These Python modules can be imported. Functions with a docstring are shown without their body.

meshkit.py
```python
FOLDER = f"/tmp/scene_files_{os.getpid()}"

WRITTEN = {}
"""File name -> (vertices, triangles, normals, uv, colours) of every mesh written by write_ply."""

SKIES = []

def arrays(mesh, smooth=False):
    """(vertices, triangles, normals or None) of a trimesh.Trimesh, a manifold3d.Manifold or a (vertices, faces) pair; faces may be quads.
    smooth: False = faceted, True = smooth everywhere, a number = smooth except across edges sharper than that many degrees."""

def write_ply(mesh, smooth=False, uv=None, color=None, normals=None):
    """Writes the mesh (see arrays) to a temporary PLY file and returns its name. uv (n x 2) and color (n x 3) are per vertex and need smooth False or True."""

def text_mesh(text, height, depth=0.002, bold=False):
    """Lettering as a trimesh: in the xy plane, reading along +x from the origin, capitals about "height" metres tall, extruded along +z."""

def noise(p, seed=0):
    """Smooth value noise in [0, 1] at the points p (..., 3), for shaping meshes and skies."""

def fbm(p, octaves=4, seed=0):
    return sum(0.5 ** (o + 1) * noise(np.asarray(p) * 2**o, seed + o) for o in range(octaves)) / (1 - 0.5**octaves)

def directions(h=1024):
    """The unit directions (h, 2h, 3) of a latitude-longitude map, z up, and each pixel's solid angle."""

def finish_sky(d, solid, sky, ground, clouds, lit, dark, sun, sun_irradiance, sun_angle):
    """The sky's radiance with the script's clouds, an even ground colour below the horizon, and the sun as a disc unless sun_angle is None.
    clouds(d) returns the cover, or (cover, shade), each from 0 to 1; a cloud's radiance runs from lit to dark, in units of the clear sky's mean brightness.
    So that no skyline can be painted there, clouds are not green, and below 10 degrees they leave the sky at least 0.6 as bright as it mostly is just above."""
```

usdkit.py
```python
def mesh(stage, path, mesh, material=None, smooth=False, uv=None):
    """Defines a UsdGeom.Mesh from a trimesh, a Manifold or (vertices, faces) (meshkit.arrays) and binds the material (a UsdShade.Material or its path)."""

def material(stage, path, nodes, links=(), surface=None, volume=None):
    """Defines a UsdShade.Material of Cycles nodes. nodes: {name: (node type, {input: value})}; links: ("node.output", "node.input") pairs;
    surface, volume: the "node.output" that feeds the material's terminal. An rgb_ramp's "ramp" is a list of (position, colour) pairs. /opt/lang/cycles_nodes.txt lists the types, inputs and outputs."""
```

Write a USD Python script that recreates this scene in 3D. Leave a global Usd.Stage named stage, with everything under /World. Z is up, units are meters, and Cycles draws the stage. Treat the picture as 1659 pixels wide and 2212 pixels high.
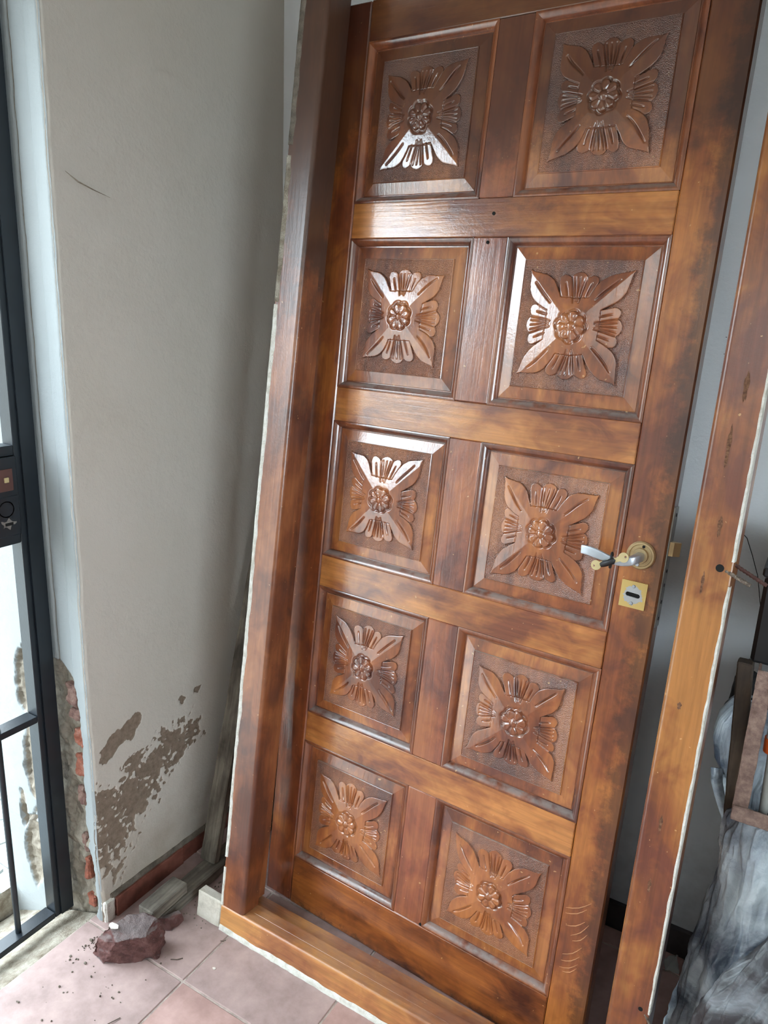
import math, numpy as np, trimesh, usdkit, meshkit, shapely
from scipy import ndimage
from scipy.interpolate import CubicSpline, PchipInterpolator
from pxr import Usd, UsdGeom, UsdLux, UsdShade, Gf, Sdf, Vt

stage = Usd.Stage.CreateInMemory()
UsdGeom.SetStageUpAxis(stage, UsdGeom.Tokens.z)
UsdGeom.SetStageMetersPerUnit(stage, 1.0)
UsdGeom.Xform.Define(stage, '/World')
rng = np.random.default_rng(7)

# ------------------------------------------------------------------ camera
YAW, PITCH, ROLL, FPX = 0.528, 0.270, -0.0426, 1633.7
EYE = np.array([1.2484, -1.5852, 1.4141])
def rot(a, ax):
    c, s = math.cos(a), math.sin(a)
    return np.array({'x': [[1, 0, 0], [0, c, -s], [0, s, c]], 'y': [[c, 0, s], [0, 1, 0], [-s, 0, c]], 'z': [[c, -s, 0], [s, c, 0], [0, 0, 1]]}[ax])
def gf(right, up, back, at):
    return Gf.Matrix4d(*[float(x) for r in ((*right, 0), (*up, 0), (*back, 0), (*at, 1)) for x in r])
R = rot(YAW, 'z') @ rot(-PITCH, 'x') @ rot(ROLL, 'y')
cam = UsdGeom.Camera.Define(stage, '/World/camera')
cam.AddTransformOp().Set(gf(R[:, 0], R[:, 2], -R[:, 1], EYE))
cam.CreateHorizontalApertureAttr(36.0); cam.CreateVerticalApertureAttr(48.0)
cam.CreateFocalLengthAttr(36.0 * FPX / 1659)
cam.CreateClippingRangeAttr(Gf.Vec2f(0.02, 200))
cam.CreateExposureAttr(0.0)

# ------------------------------------------------------------------ sky (overcast daylight)
def M(name, nodes, links=(), surface='p.BSDF', volume=None):
    return usdkit.material(stage, '/World/Looks/' + name, nodes, links, surface=surface, volume=volume)
SKY = 4.6
dome = UsdLux.DomeLight.Define(stage, '/World/sky')
dome.CreateIntensityAttr(SKY); dome.CreateColorAttr(Gf.Vec3f(0.78, 0.91, 1.0))

# ------------------------------------------------------------------ helpers
taken = {}
def path_for(name, parent):
    base = (parent.GetPath().pathString if parent is not None else '/World') + '/'
    k = taken.get(base + name, 0); taken[base + name] = k + 1
    return base + name + (f'_{k:03d}' if k else '')
def obj(name, mesh, mat, parent=None, smooth=False, label=None, kind=None, mask=None):
    m = usdkit.mesh(stage, path_for(name, parent), mesh, mat, smooth=smooth)
    if mask is not None:
        UsdGeom.PrimvarsAPI(m).CreatePrimvar('damage', Sdf.ValueTypeNames.FloatArray, 'vertex').Set(Vt.FloatArray.FromNumpy(np.asarray(mask, np.float32)))
    p = m.GetPrim()
    if label: p.SetCustomDataByKey('label', label)
    if kind: p.SetCustomDataByKey('kind', kind)
    return p
def tag(p, label, cat, group=None, kind=None):
    p.SetCustomDataByKey('label', label); p.SetCustomDataByKey('category', cat)
    if group: p.SetCustomDataByKey('group', group)
    if kind: p.SetCustomDataByKey('kind', kind)
    return p
def thing(name, label=None, cat=None, mat4=None, kind=None, group=None):
    x = UsdGeom.Xform.Define(stage, path_for(name, None))
    if mat4 is not None: x.AddTransformOp().Set(mat4)
    p = x.GetPrim()
    if label: tag(p, label, cat, group)
    if kind: p.SetCustomDataByKey('kind', kind)
    return p
def cbox(lo, hi, c=0.001):
    lo, hi = np.array(lo, float), np.array(hi, float)
    m, h = (lo + hi) / 2, (hi - lo) / 2
    c = min(c, 0.45 * h.min())
    pts = [[sx * (h[0] - c * (k != 0)), sy * (h[1] - c * (k != 1)), sz * (h[2] - c * (k != 2))] for k in range(3) for sx in (-1, 1) for sy in (-1, 1) for sz in (-1, 1)]
    return trimesh.convex.convex_hull(np.array(pts) + m)
def cat_(*ms): return trimesh.util.concatenate([m if isinstance(m, trimesh.Trimesh) else trimesh.Trimesh(*m, process=False) for m in ms])
def prism(poly, a, b, axes):
    """poly in plane (axes[0], axes[1]) extruded from a to b along axes[2]."""
    m = trimesh.creation.extrude_polygon(shapely.Polygon(poly), b - a, engine='earcut')
    v = np.zeros_like(m.vertices)
    v[:, axes[0]], v[:, axes[1]], v[:, axes[2]] = m.vertices[:, 0], m.vertices[:, 1], m.vertices[:, 2] + a
    m = trimesh.Trimesh(v, m.faces, process=False)
    m.merge_vertices()
    if m.volume < 0: m.invert()
    return m
def tube(pts, r, sides=8, closed=True):
    p = np.asarray(pts, float)
    t = np.gradient(p, axis=0); t /= np.linalg.norm(t, axis=1, keepdims=True) + 1e-12
    ref = np.array([0.31, 0.17, 0.93]) if abs(t[:, 2]).max() < 0.9 else np.array([0.9, 0.4, 0.1])
    a = np.cross(t, ref); a /= np.linalg.norm(a, axis=1, keepdims=True)
    b = np.cross(t, a)
    ang = np.arange(sides) * 2 * np.pi / sides
    rr = np.broadcast_to(r, (len(p),))[:, None, None]
    v = (p[:, None] + rr * (np.cos(ang)[None, :, None] * a[:, None] + np.sin(ang)[None, :, None] * b[:, None])).reshape(-1, 3)
    n = len(p); f = []
    for i in range(n - 1):
        for j in range(sides):
            k = (j + 1) % sides
            f += [[i * sides + j, i * sides + k, (i + 1) * sides + k], [i * sides + j, (i + 1) * sides + k, (i + 1) * sides + j]]
    v = np.vstack([v, p[:1], p[-1:]]); e0, e1 = len(v) - 2, len(v) - 1
    for j in range(sides):
        k = (j + 1) % sides
        f += [[e0, k, j], [e1, (n - 1) * sides + j, (n - 1) * sides + k]]
    m = trimesh.Trimesh(v, np.array(f), process=False)
    if m.volume < 0: m.invert()
    return m
def disc(center, r, z0, z1, sides=40, bevel=0.001):
    """a bevelled round plate with axis z in local door coordinates"""
    prof = [(0, z0), (r, z0), (r, z1 - bevel), (r - bevel, z1), (0, z1)]
    m = trimesh.creation.revolve(np.array(prof), sections=sides); m.apply_translation([center[0], center[1], 0])
    return m
def grid_faces(nu, nv):
    i, j = np.meshgrid(np.arange(nu - 1), np.arange(nv - 1), indexing='ij')
    a = (i * nv + j).ravel(); b = ((i + 1) * nv + j).ravel()
    return np.vstack([np.stack([a, b, b + 1], 1), np.stack([a, b + 1, a + 1], 1)])
def roughen(m, edge, amp, freq, seed=0, taubin=0):
    m = m.subdivide_to_size(edge, max_iter=12) if not isinstance(m, tuple) else m
    m.merge_vertices()
    n = m.vertex_normals
    d = (meshkit.fbm(m.vertices * freq, 4, seed) - 0.5) * 2
    m.vertices = m.vertices + n * (d * amp)[:, None]
    return m
def sstep(x, a, b):
    t = np.clip((x - a) / (b - a), 0, 1); return t * t * (3 - 2 * t)

# ------------------------------------------------------------------ materials
def lin(r, g, b):
    f = lambda c: (c / 255) / 12.92 if c / 255 <= 0.04045 else ((c / 255 + 0.055) / 1.055) ** 2.4
    return (f(r), f(g), f(b))
def wood(name, dark, mid, light, axis=1, rough=0.33, coat=0.75, coat_rough=0.13, mott=7.5, dust=0.0, dustcol=(150, 140, 132), bump=0.27, off=(0, 0, 0), extra=None, chips=True, stipple=0.0, grainy=0.35):
    """varnished timber; grain runs along axis of the object's own coordinates"""
    gs = [70.0, 70.0, 70.0]; gs[axis] = 3.5
    ms = [mott] * 3; ms[axis] = mott * 0.6
    n = {'tc': ('texture_coordinate', {}), 'geo': ('geometry', {}),
         'mg': ('mapping', {'scale': tuple(gs), 'location': off}), 'mm': ('mapping', {'scale': tuple(ms), 'location': off}),
         'grain': ('noise_texture', {'scale': 1.6, 'detail': 5.0, 'roughness': 0.62, 'distortion': 0.4}),
         'mot2': ('noise_texture', {'scale': 3.1, 'detail': 3.0, 'roughness': 0.6, 'distortion': 0.8}), 'msum': ('math', {'math_type': 'multiply_add', 'value2': 0.45}), 'moff': ('math', {'math_type': 'subtract', 'value2': 0.225}),
         'mot': ('noise_texture', {'scale': 1.0, 'detail': 4.0, 'roughness': 0.5, 'distortion': 0.5}),
         'ramp': ('rgb_ramp', {'ramp': [(0.0, dark), (0.34, dark), (0.49, mid), (0.63, light), (1.0, light)]}),
         'gr': ('rgb_ramp', {'ramp': [(0.0, (1 - grainy,) * 3), (0.38, (1 - grainy * .6,) * 3), (0.62, (1.06,) * 3), (1.0, (1.14,) * 3)]}),
         'mul': ('mix_color', {'blend_type': 'multiply', 'fac': 1.0}),
         'peel': ('noise_texture', {'scale': 170.0, 'detail': 3.0, 'roughness': 0.6}),
         'hsum': ('math', {'math_type': 'multiply_add', 'value2': 0.4}),
         'b': ('bump', {'strength': bump, 'distance': 0.0012}),
         'p': ('principled_bsdf', {'roughness': rough, 'coat_weight': coat, 'coat_roughness': coat_rough, 'coat_ior': 1.75, 'specular_ior_level': 0.5})}
    l = [('tc.object', 'mg.vector'), ('tc.object', 'mm.vector'), ('mg.vector', 'grain.vector'), ('mm.vector', 'mot.vector'),
         ('mm.vector', 'mot2.vector'), ('mot2.fac', 'msum.value1'), ('mot.fac', 'msum.value3'), ('msum.value', 'moff.value1'), ('moff.value', 'ramp.fac'), ('grain.fac', 'gr.fac'), ('ramp.color', 'mul.a'), ('gr.color', 'mul.b'), ('tc.object', 'peel.vector'),
         ('peel.fac', 'hsum.value1'), ('grain.fac', 'hsum.value3'), ('hsum.value', 'b.height'), ('b.normal', 'p.normal'), ('b.normal', 'p.coat_normal')]
    col = 'mul.result'
    if stipple:
        n['vo'] = ('voronoi_texture', {'scale': 700.0, 'randomness': 1.0}); n['vb'] = ('bump', {'strength': stipple, 'distance': 0.0012, 'invert': True})
        l += [('tc.object', 'vo.vector'), ('vo.distance', 'vb.height'), ('b.normal', 'vb.normal')]
        l = [x for x in l if x[1] not in ('p.normal', 'p.coat_normal')] + [('vb.normal', 'p.normal'), ('vb.normal', 'p.coat_normal')]
    def layer(tag_, facnode, color, src=None):
        nonlocal col
        n['lc' + tag_] = ('mix_color', {'blend_type': 'mix', 'b': color})
        l.extend([(col, f'lc{tag_}.a'), (facnode, f'lc{tag_}.fac')]); col = f'lc{tag_}.result'
    if chips:
        n['chn'] = ('noise_texture', {'scale': 120.0, 'detail': 1.0}); n['chr'] = ('map_range', {'from_min': 0.765, 'from_max': 0.79, 'clamp': True, 'to_max': 0.6})
        l += [('tc.object', 'chn.vector'), ('chn.fac', 'chr.value')]
        layer('ch', 'chr.result', lin(205, 160, 110))
    if extra:   # (axis, start, full, noise scale, colour, amount) : a worn or painted-shade zone with a ragged border
        for k, (ax, a0, a1, ns, c_, amt) in enumerate(extra):
            n[f'sx{k}'] = ('separate_xyz', {}); n[f'mr{k}'] = ('map_range', {'from_min': a0, 'from_max': a1, 'clamp': True})
            n[f'nz{k}'] = ('noise_texture', {'scale': ns, 'detail': 6.0, 'roughness': 0.7})
            n[f'ad{k}'] = ('math', {'math_type': 'add'}); n[f'th{k}'] = ('map_range', {'from_min': 0.98, 'from_max': 1.18, 'to_max': amt, 'clamp': True})
            l += [('tc.object', f'sx{k}.vector'), (f'sx{k}.' + 'xyz'[ax], f'mr{k}.value'), ('tc.object', f'nz{k}.vector'), (f'mr{k}.result', f'ad{k}.value1'), (f'nz{k}.fac', f'ad{k}.value2'), (f'ad{k}.value', f'th{k}.value')]
            layer(f'x{k}', f'th{k}.result', c_)
    if dust:
        n['sz'] = ('separate_xyz', {}); n['dz'] = ('map_range', {'from_min': 0.35, 'from_max': 0.8, 'to_max': dust, 'clamp': True})
        n['dn'] = ('noise_texture', {'scale': 45.0, 'detail': 4.0}); n['dm'] = ('math', {'math_type': 'multiply'}); n['dr'] = ('map_range', {'from_min': 0.3, 'from_max': 0.55, 'clamp': True})
        l += [('geo.normal', 'sz.vector'), ('sz.z', 'dz.value'), ('tc.object', 'dn.vector'), ('dn.fac', 'dr.value'), ('dz.result', 'dm.value1'), ('dr.result', 'dm.value2')]
        layer('d', 'dm.value', lin(*dustcol))
        n['ro'] = ('mix_float', {'a': coat, 'b': 0.0}); l += [('dm.value', 'ro.fac'), ('ro.result', 'p.coat_weight')]
    l.append((col, 'p.base_color'))
    return M(name, n, l)
D_, M_, L_ = lin(102, 50, 32), lin(132, 68, 36), lin(162, 94, 44)
BLACKISH = lin(42, 30, 28)
TOPSHADE = (1, 1.33, 1.93, 7, lin(70, 38, 28), 0.75)   # shade at the top of the door, put into the wood colour
w_stile = wood('door_stile_wood', D_, M_, L_, 1, off=(0.3, 0.1, 0), extra=[TOPSHADE])
w_stile_worn = wood('door_lock_stile_wood', lin(110, 58, 40), lin(146, 82, 44), lin(178, 110, 54), 1, off=(3.3, 1.1, 0), coat=0.5, coat_rough=0.25, extra=[TOPSHADE, (0, 0.70, 0.83, 24, BLACKISH, 0.6)])
w_rail = wood('door_rail_wood', lin(116, 60, 36), lin(162, 98, 50), lin(192, 126, 66), 0, off=(1.7, 2.2, 0), extra=[TOPSHADE])
w_bottom = wood('door_bottom_rail_wood', lin(76, 38, 26), lin(134, 74, 38), lin(160, 92, 44), 0, off=(4.7, 0.2, 0), coat=0.5, extra=[(1, 0.06, -0.03, 30, BLACKISH, 0.75)])
w_mull = wood('door_mullion_wood', lin(98, 48, 36), lin(136, 72, 46), lin(158, 92, 54), 1, off=(5.1, 3.3, 0), extra=[TOPSHADE])
w_mould = wood('door_moulding_wood', lin(86, 44, 32), lin(122, 66, 40), lin(142, 82, 48), 1, off=(2.1, 6.3, 0), dust=0.75, bump=0.2, dustcol=(140, 132, 128))
w_panel = [wood(f'door_panel_wood_{k}', lin(98, 50, 34), lin(146, 82, 46), lin(178, 112, 60), 1, extra=[TOPSHADE], off=(k * 2.3, 7.7 + k, 0), dust=0.7, coat=0.9, coat_rough=0.12, bump=0.25) for k in range(3)]
w_carve = [wood(f'door_carving_wood_{k}', lin(98, 50, 34), lin(144, 80, 44), lin(174, 106, 56), 1, extra=[TOPSHADE], off=(k * 2.3, 7.7 + k, 0), coat=0.9, coat_rough=0.1, bump=0.3, stipple=0.0, grainy=0.25) for k in range(3)]
w_ground = [wood(f'door_stippled_wood_{k}', lin(88, 48, 36), lin(130, 76, 48), lin(156, 98, 62), 1, extra=[TOPSHADE], off=(k * 2.3, 7.7 + k, 0), coat=0.8, coat_rough=0.16, bump=0.3, stipple=0.8, grainy=0.25) for k in range(3)]
w_frame_r = wood('frame_wood_amber', lin(108, 58, 42), lin(138, 80, 44), lin(170, 112, 58), 1, off=(9.1, 0.4, 0), coat=0.35, coat_rough=0.25, mott=7)
w_frame_l = wood('frame_wood_brown', lin(90, 50, 37), lin(126, 72, 44), lin(152, 94, 58), 1, off=(8.1, 5.4, 0), coat=0.35, coat_rough=0.25, mott=7, extra=[(1, 0.9, 1.9, 9, lin(66, 48, 40), 0.85)])  # shade on the upper left jamb is put into its colour
w_sill = wood('frame_sill_wood', lin(140, 84, 52), lin(172, 112, 66), lin(194, 136, 78), 0, off=(7.1, 2.4, 0), coat=0.3, coat_rough=0.3, dust=0.3, dustcol=(150, 118, 104))
w_weather = wood('weathered_grey_timber', lin(74, 68, 60), lin(104, 96, 86), lin(128, 120, 108), 1, rough=0.85, coat=0.0, bump=1.0, mott=9, chips=False, grainy=0.6, off=(2, 2, 2))
w_dark = wood('dark_board_wood', lin(22, 20, 20), lin(34, 31, 30), lin(44, 40, 38), 2, rough=0.7, coat=0.0, chips=False)
w_post = wood('dark_post_wood', lin(46, 38, 32), lin(66, 54, 44), lin(88, 74, 60), 2, rough=0.8, coat=0.0, chips=False, bump=0.8)

def stone(name, c1, c2, c3, scale=30, rough=0.9, bump=0.5, dist=0.003, dust=None, detail=6, world=True):
    n = {'geo': ('geometry', {}), 'n1': ('noise_texture', {'scale': scale, 'detail': detail, 'roughness': 0.65}),
         'n2': ('noise_texture', {'scale': scale * 7, 'detail': 4.0, 'roughness': 0.7}),
         'r': ('rgb_ramp', {'ramp': [(0.0, c1), (0.35, c1), (0.5, c2), (0.68, c3), (1.0, c3)]}),
         'b': ('bump', {'strength': bump, 'distance': dist}), 'p': ('principled_bsdf', {'roughness': rough})}
    l = [('geo.position', 'n1.vector'), ('geo.position', 'n2.vector'), ('n1.fac', 'r.fac'), ('n2.fac', 'b.height'), ('b.normal', 'p.normal')]
    if dust:
        n['sz'] = ('separate_xyz', {}); n['dz'] = ('map_range', {'from_min': 0.45, 'from_max': 0.85, 'to_max': dust[1], 'clamp': True}); n['m'] = ('mix_color', {'b': dust[0]})
        l += [('geo.normal', 'sz.vector'), ('sz.z', 'dz.value'), ('dz.result', 'm.fac'), ('r.color', 'm.a'), ('m.result', 'p.base_color')]
    else: l.append(('r.color', 'p.base_color'))
    return M(name, n, l)
def plain(name, col, rough=0.5, metal=0.0, bump=0.0, bscale=200, **kw):
    n = {'geo': ('geometry', {}), 'n': ('noise_texture', {'scale': bscale, 'detail': 4.0}), 'b': ('bump', {'strength': bump, 'distance': 0.001}),
         'n2': ('noise_texture', {'scale': 25.0, 'detail': 5.0}), 'r': ('rgb_ramp', {'ramp': [(0.3, tuple(c * 0.8 for c in col)), (0.7, tuple(min(1, c * 1.15) for c in col))]}),
         'p': ('principled_bsdf', {'roughness': rough, 'metallic': metal, **kw})}
    return M(name, n, [('geo.position', 'n.vector'), ('geo.position', 'n2.vector'), ('n2.fac', 'r.fac'), ('r.color', 'p.base_color'), ('n.fac', 'b.height'), ('b.normal', 'p.normal')])

def plaster(name, paint, paint2, mortar1, mortar2, low=None, soot=None):
    """painted stucco; the mesh attribute 'damage' says where the paint has come off the mortar"""
    n = {'geo': ('geometry', {}), 'at': ('attribute', {'attribute': 'damage'}),
         'big': ('noise_texture', {'scale': 2.2, 'detail': 3.0}), 'pr': ('rgb_ramp', {'ramp': [(0.35, paint), (0.65, paint2)]}),
         'nm': ('noise_texture', {'scale': 90.0, 'detail': 6.0, 'roughness': 0.7}), 'mr': ('rgb_ramp', {'ramp': [(0.3, mortar1), (0.7, mortar2)]}),
         'edge': ('map_range', {'from_min': 0.48, 'from_max': 0.54, 'clamp': True}), 'mx': ('mix_color', {}),
         'fine': ('noise_texture', {'scale': 160.0, 'detail': 5.0, 'roughness': 0.6}), 'coarse': ('noise_texture', {'scale': 22.0, 'detail': 4.0}),
         'sum': ('math', {'math_type': 'multiply_add', 'value2': 0.35}), 'b': ('bump', {'strength': 0.55, 'distance': 0.0035}),
         'p': ('principled_bsdf', {'roughness': 0.75, 'specular_ior_level': 0.3})}
    l = [('geo.position', f'{k}.vector') for k in ('big', 'nm', 'fine', 'coarse')]
    l += [('big.fac', 'pr.fac'), ('nm.fac', 'mr.fac'), ('at.fac', 'edge.value'), ('pr.color', 'mx.a'), ('mr.color', 'mx.b'), ('edge.result', 'mx.fac'),
          ('fine.fac', 'sum.value1'), ('coarse.fac', 'sum.value3'), ('sum.value', 'b.height'), ('b.normal', 'p.normal')]
    col = 'mx.result'
    if low:   # dirt rising from the floor with a ragged border
        n.update({'sz': ('separate_xyz', {}), 'lz': ('map_range', {'from_min': low[1], 'from_max': low[0], 'clamp': True}), 'ln': ('noise_texture', {'scale': 14.0, 'detail': 6.0, 'roughness': 0.65}),
                  'la': ('math', {'math_type': 'add'}), 'lt': ('map_range', {'from_min': 0.75, 'from_max': 1.35, 'to_max': low[3], 'clamp': True}), 'lm': ('mix_color', {'b': low[2]})})
        l += [('geo.position', 'sz.vector'), ('sz.z', 'lz.value'), ('geo.position', 'ln.vector'), ('lz.result', 'la.value1'), ('ln.fac', 'la.value2'), ('la.value', 'lt.value'), ('lt.result', 'lm.fac'), (col, 'lm.a')]
        col = 'lm.result'
    l.append((col, 'p.base_color'))
    return M(name, n, l)
m_wall = plaster('wall_paint_grey', lin(193, 187, 176), lin(197, 192, 183), lin(112, 98, 84), lin(140, 126, 112), low=(0.0, 0.3, lin(158, 142, 124), 0.6))
m_back = plaster('wall_paint_back', lin(214, 217, 220), lin(220, 223, 226), lin(90, 84, 80), lin(120, 112, 104), low=(0.0, 0.4, lin(110, 108, 106), 0.5))
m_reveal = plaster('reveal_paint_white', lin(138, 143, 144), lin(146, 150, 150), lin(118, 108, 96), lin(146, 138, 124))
m_ceil = plain('ceiling_paint', lin(180, 176, 170), 0.9)
m_tile = stone('terracotta_floor_tile', lin(158, 126, 119), lin(172, 139, 131), lin(186, 153, 146), 14, rough=0.55, bump=0.15, dist=0.001)
m_tile2 = stone('terracotta_floor_tile_dusty', lin(146, 124, 119), lin(162, 138, 133), lin(176, 152, 146), 14, rough=0.65, bump=0.15, dist=0.001)
m_grout = stone('floor_grout', lin(150, 136, 128), lin(176, 160, 150), lin(190, 176, 166), 40)
m_skirt = stone('skirting_tile', lin(96, 56, 46), lin(118, 68, 56), lin(132, 84, 72), 25, rough=0.45, bump=0.2, dist=0.001)
m_skirt_dark = stone('skirting_tile_dark', lin(40, 36, 38), lin(52, 46, 48), lin(62, 56, 56), 25, rough=0.6)
m_mortar = stone('rough_mortar', lin(128, 116, 100), lin(160, 150, 134), lin(188, 180, 166), 35, bump=1.0, dist=0.006)
m_mortar_d = stone('rough_mortar_dark', lin(98, 90, 80), lin(126, 116, 104), lin(150, 140, 128), 35, bump=1.0, dist=0.006)
m_plaster_w = stone('plaster_residue', lin(196, 192, 180), lin(216, 212, 202), lin(228, 226, 220), 60, bump=0.7)
m_horn = stone('plastered_block', lin(176, 168, 154), lin(198, 190, 176), lin(208, 202, 190), 40, bump=0.35)
m_brick = stone('old_brick', lin(118, 72, 58), lin(148, 84, 64), lin(158, 112, 96), 60, bump=0.8)
m_brick_d = stone('old_brick_dull', lin(98, 70, 64), lin(124, 94, 84), lin(142, 118, 106), 60, bump=0.8)
m_rock = stone('red_rubble', lin(86, 54, 52), lin(110, 72, 68), lin(130, 92, 86), 45, bump=1.0, dist=0.006, dust=(lin(140, 130, 128), 0.75))
m_iron = plain('black_iron_paint', lin(21, 28, 35), 0.38, 0.0, bump=0.15)
m_rust = stone('rusty_steel', lin(96, 74, 66), lin(122, 98, 88), lin(148, 124, 112), 60, rough=0.85, bump=0.8, dist=0.002)
m_rustplate = plain('rusty_plate', lin(82, 52, 46), 0.7)
m_brass = plain('worn_brass', lin(184, 160, 120), 0.45, 0.5)
m_brass_pale = plain('pale_brass', lin(204, 186, 140), 0.45, 0.5)
m_chrome = plain('chrome', lin(196, 204, 214), 0.36, 0.75)
m_steel = plain('dull_steel', lin(150, 150, 146), 0.4, 0.8)
m_black = plain('black_plastic', lin(24, 25, 28), 0.5)
m_hole = plain('hole_black', lin(8, 7, 6), 0.9)
m_rod = stone('rusty_rod', lin(70, 58, 50), lin(112, 98, 86), lin(150, 136, 122), 200, rough=0.8)
m_paver = stone('street_paver', lin(120, 126, 128), lin(146, 152, 152), lin(160, 164, 164), 20)
m_street = stone('street_concrete', lin(142, 142, 138), lin(158, 158, 152), lin(170, 170, 164), 3)
m_facade = stone('facade_render', lin(148, 142, 132), lin(164, 158, 148), lin(176, 172, 162), 2)
m_orange = plain('orange_plastic', lin(214, 92, 36), 0.4)
m_greytube = plain('grey_tube', lin(150, 150, 146), 0.5)
m_whitetube = plain('white_tube', lin(214, 210, 206), 0.4)
m_dent = stone('gouged_wood', lin(84, 54, 38), lin(112, 76, 54), lin(140, 104, 78), 220)
m_claw = plain('bare_scratched_wood', lin(186, 132, 92), 0.6)
m_twig = plain('dry_twig', lin(78, 66, 56), 0.9)
m_chip = plain('pale_chip', lin(214, 206, 196), 0.8)
# plate with a silver patch worn through the brass around the keyhole
m_plate = M('worn_plate', {'tc': ('texture_coordinate', {}), 'd': ('vector_math', {'math_type': 'distance', 'vector2': (0.7605, 0.950, 0.004)}), 'n': ('noise_texture', {'scale': 220.0, 'detail': 5.0}),
    'a': ('math', {'math_type': 'multiply_add', 'value2': 0.016}), 'r': ('map_range', {'from_min': 0.0235, 'from_max': 0.0245, 'clamp': True}), 'm': ('mix_color', {'a': lin(176, 178, 180), 'b': lin(206, 178, 112)}),
    'p': ('principled_bsdf', {'roughness': 0.42, 'metallic': 0.45})},
    [('tc.object', 'd.vector1'), ('tc.object', 'n.vector'), ('n.fac', 'a.value1'), ('d.value', 'a.value3'), ('a.value', 'r.value'), ('r.result', 'm.fac'), ('m.result', 'p.base_color')])
def film(name, c1, c2, c3, scale):
    """dusty polythene"""
    return M(name, {'geo': ('geometry', {}), 'n': ('noise_texture', {'scale': scale, 'detail': 6.0, 'roughness': 0.6, 'distortion': 1.2}), 'r': ('rgb_ramp', {'ramp': [(0.0, c1), (0.36, c1), (0.52, c2), (0.66, c3), (1.0, c3)]}),
        'p': ('principled_bsdf', {'roughness': 0.32, 'specular_ior_level': 0.6}), 'n2': ('noise_texture', {'scale': 90.0, 'detail': 4.0, 'distortion': 1.0}), 'b': ('bump', {'strength': 0.4, 'distance': 0.003})},
        [('geo.position', 'n.vector'), ('geo.position', 'n2.vector'), ('n.fac', 'r.fac'), ('r.color', 'p.base_color'), ('n2.fac', 'b.height'), ('b.normal', 'p.normal')])
m_film = film('dusty_polythene', lin(70, 78, 90), lin(146, 154, 162), lin(182, 190, 194), 8)
m_film_d = film('dark_polythene', lin(26, 28, 32), lin(58, 60, 64), lin(128, 134, 140), 8)

# ------------------------------------------------------------------ the room
Y0 = -0.656        # where the left wall ends and the gateway begins
Y1 = -1.64         # far jamb of the gateway
XO = -0.33         # outer face of the left wall
ZG = -0.17         # the pavement outside
LINTEL = 1.99
CEIL = 2.75
CEDGE = -4.3     # unseen porch roof edge, placed for the front fill light
def edge_noise(z): return 0.006 * (meshkit.fbm(np.stack([z * 14, z * 0 + 3.1, z * 0], -1), 4, 5) - 0.5) * np.clip(1.25 - np.abs(z - 0.6) * 0.3, 0.4, 1.2)
fl = thing('floor', kind='structure')
obj('grout_bed', cbox((-0.036, -3.6, -0.05), (2.75, 0.0, -0.0022), 0.0005), m_grout, fl)
GX, GY, GS = 0.26665 - 0.3026, -0.66964 + 3 * 0.3026, 0.3026
for i in range(10):
    for j in range(13):
        x0, y1 = GX + i * GS, GY - j * GS
        x1, y0 = x0 + GS, y1 - GS
        if y0 >= 0 or x0 > 2.7 or y0 < -3.7: continue
        lo = [x0 + 0.0022, y0 + 0.0022, -0.012]; hi = [min(x1, 2.74) - 0.0022, min(y1, 0) - 0.0022, 0.0]
        obj('tile', cbox(lo, hi, 0.0015), m_tile2 if i == 0 or (i == 1 and y0 > -0.75) else m_tile, fl)

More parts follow.
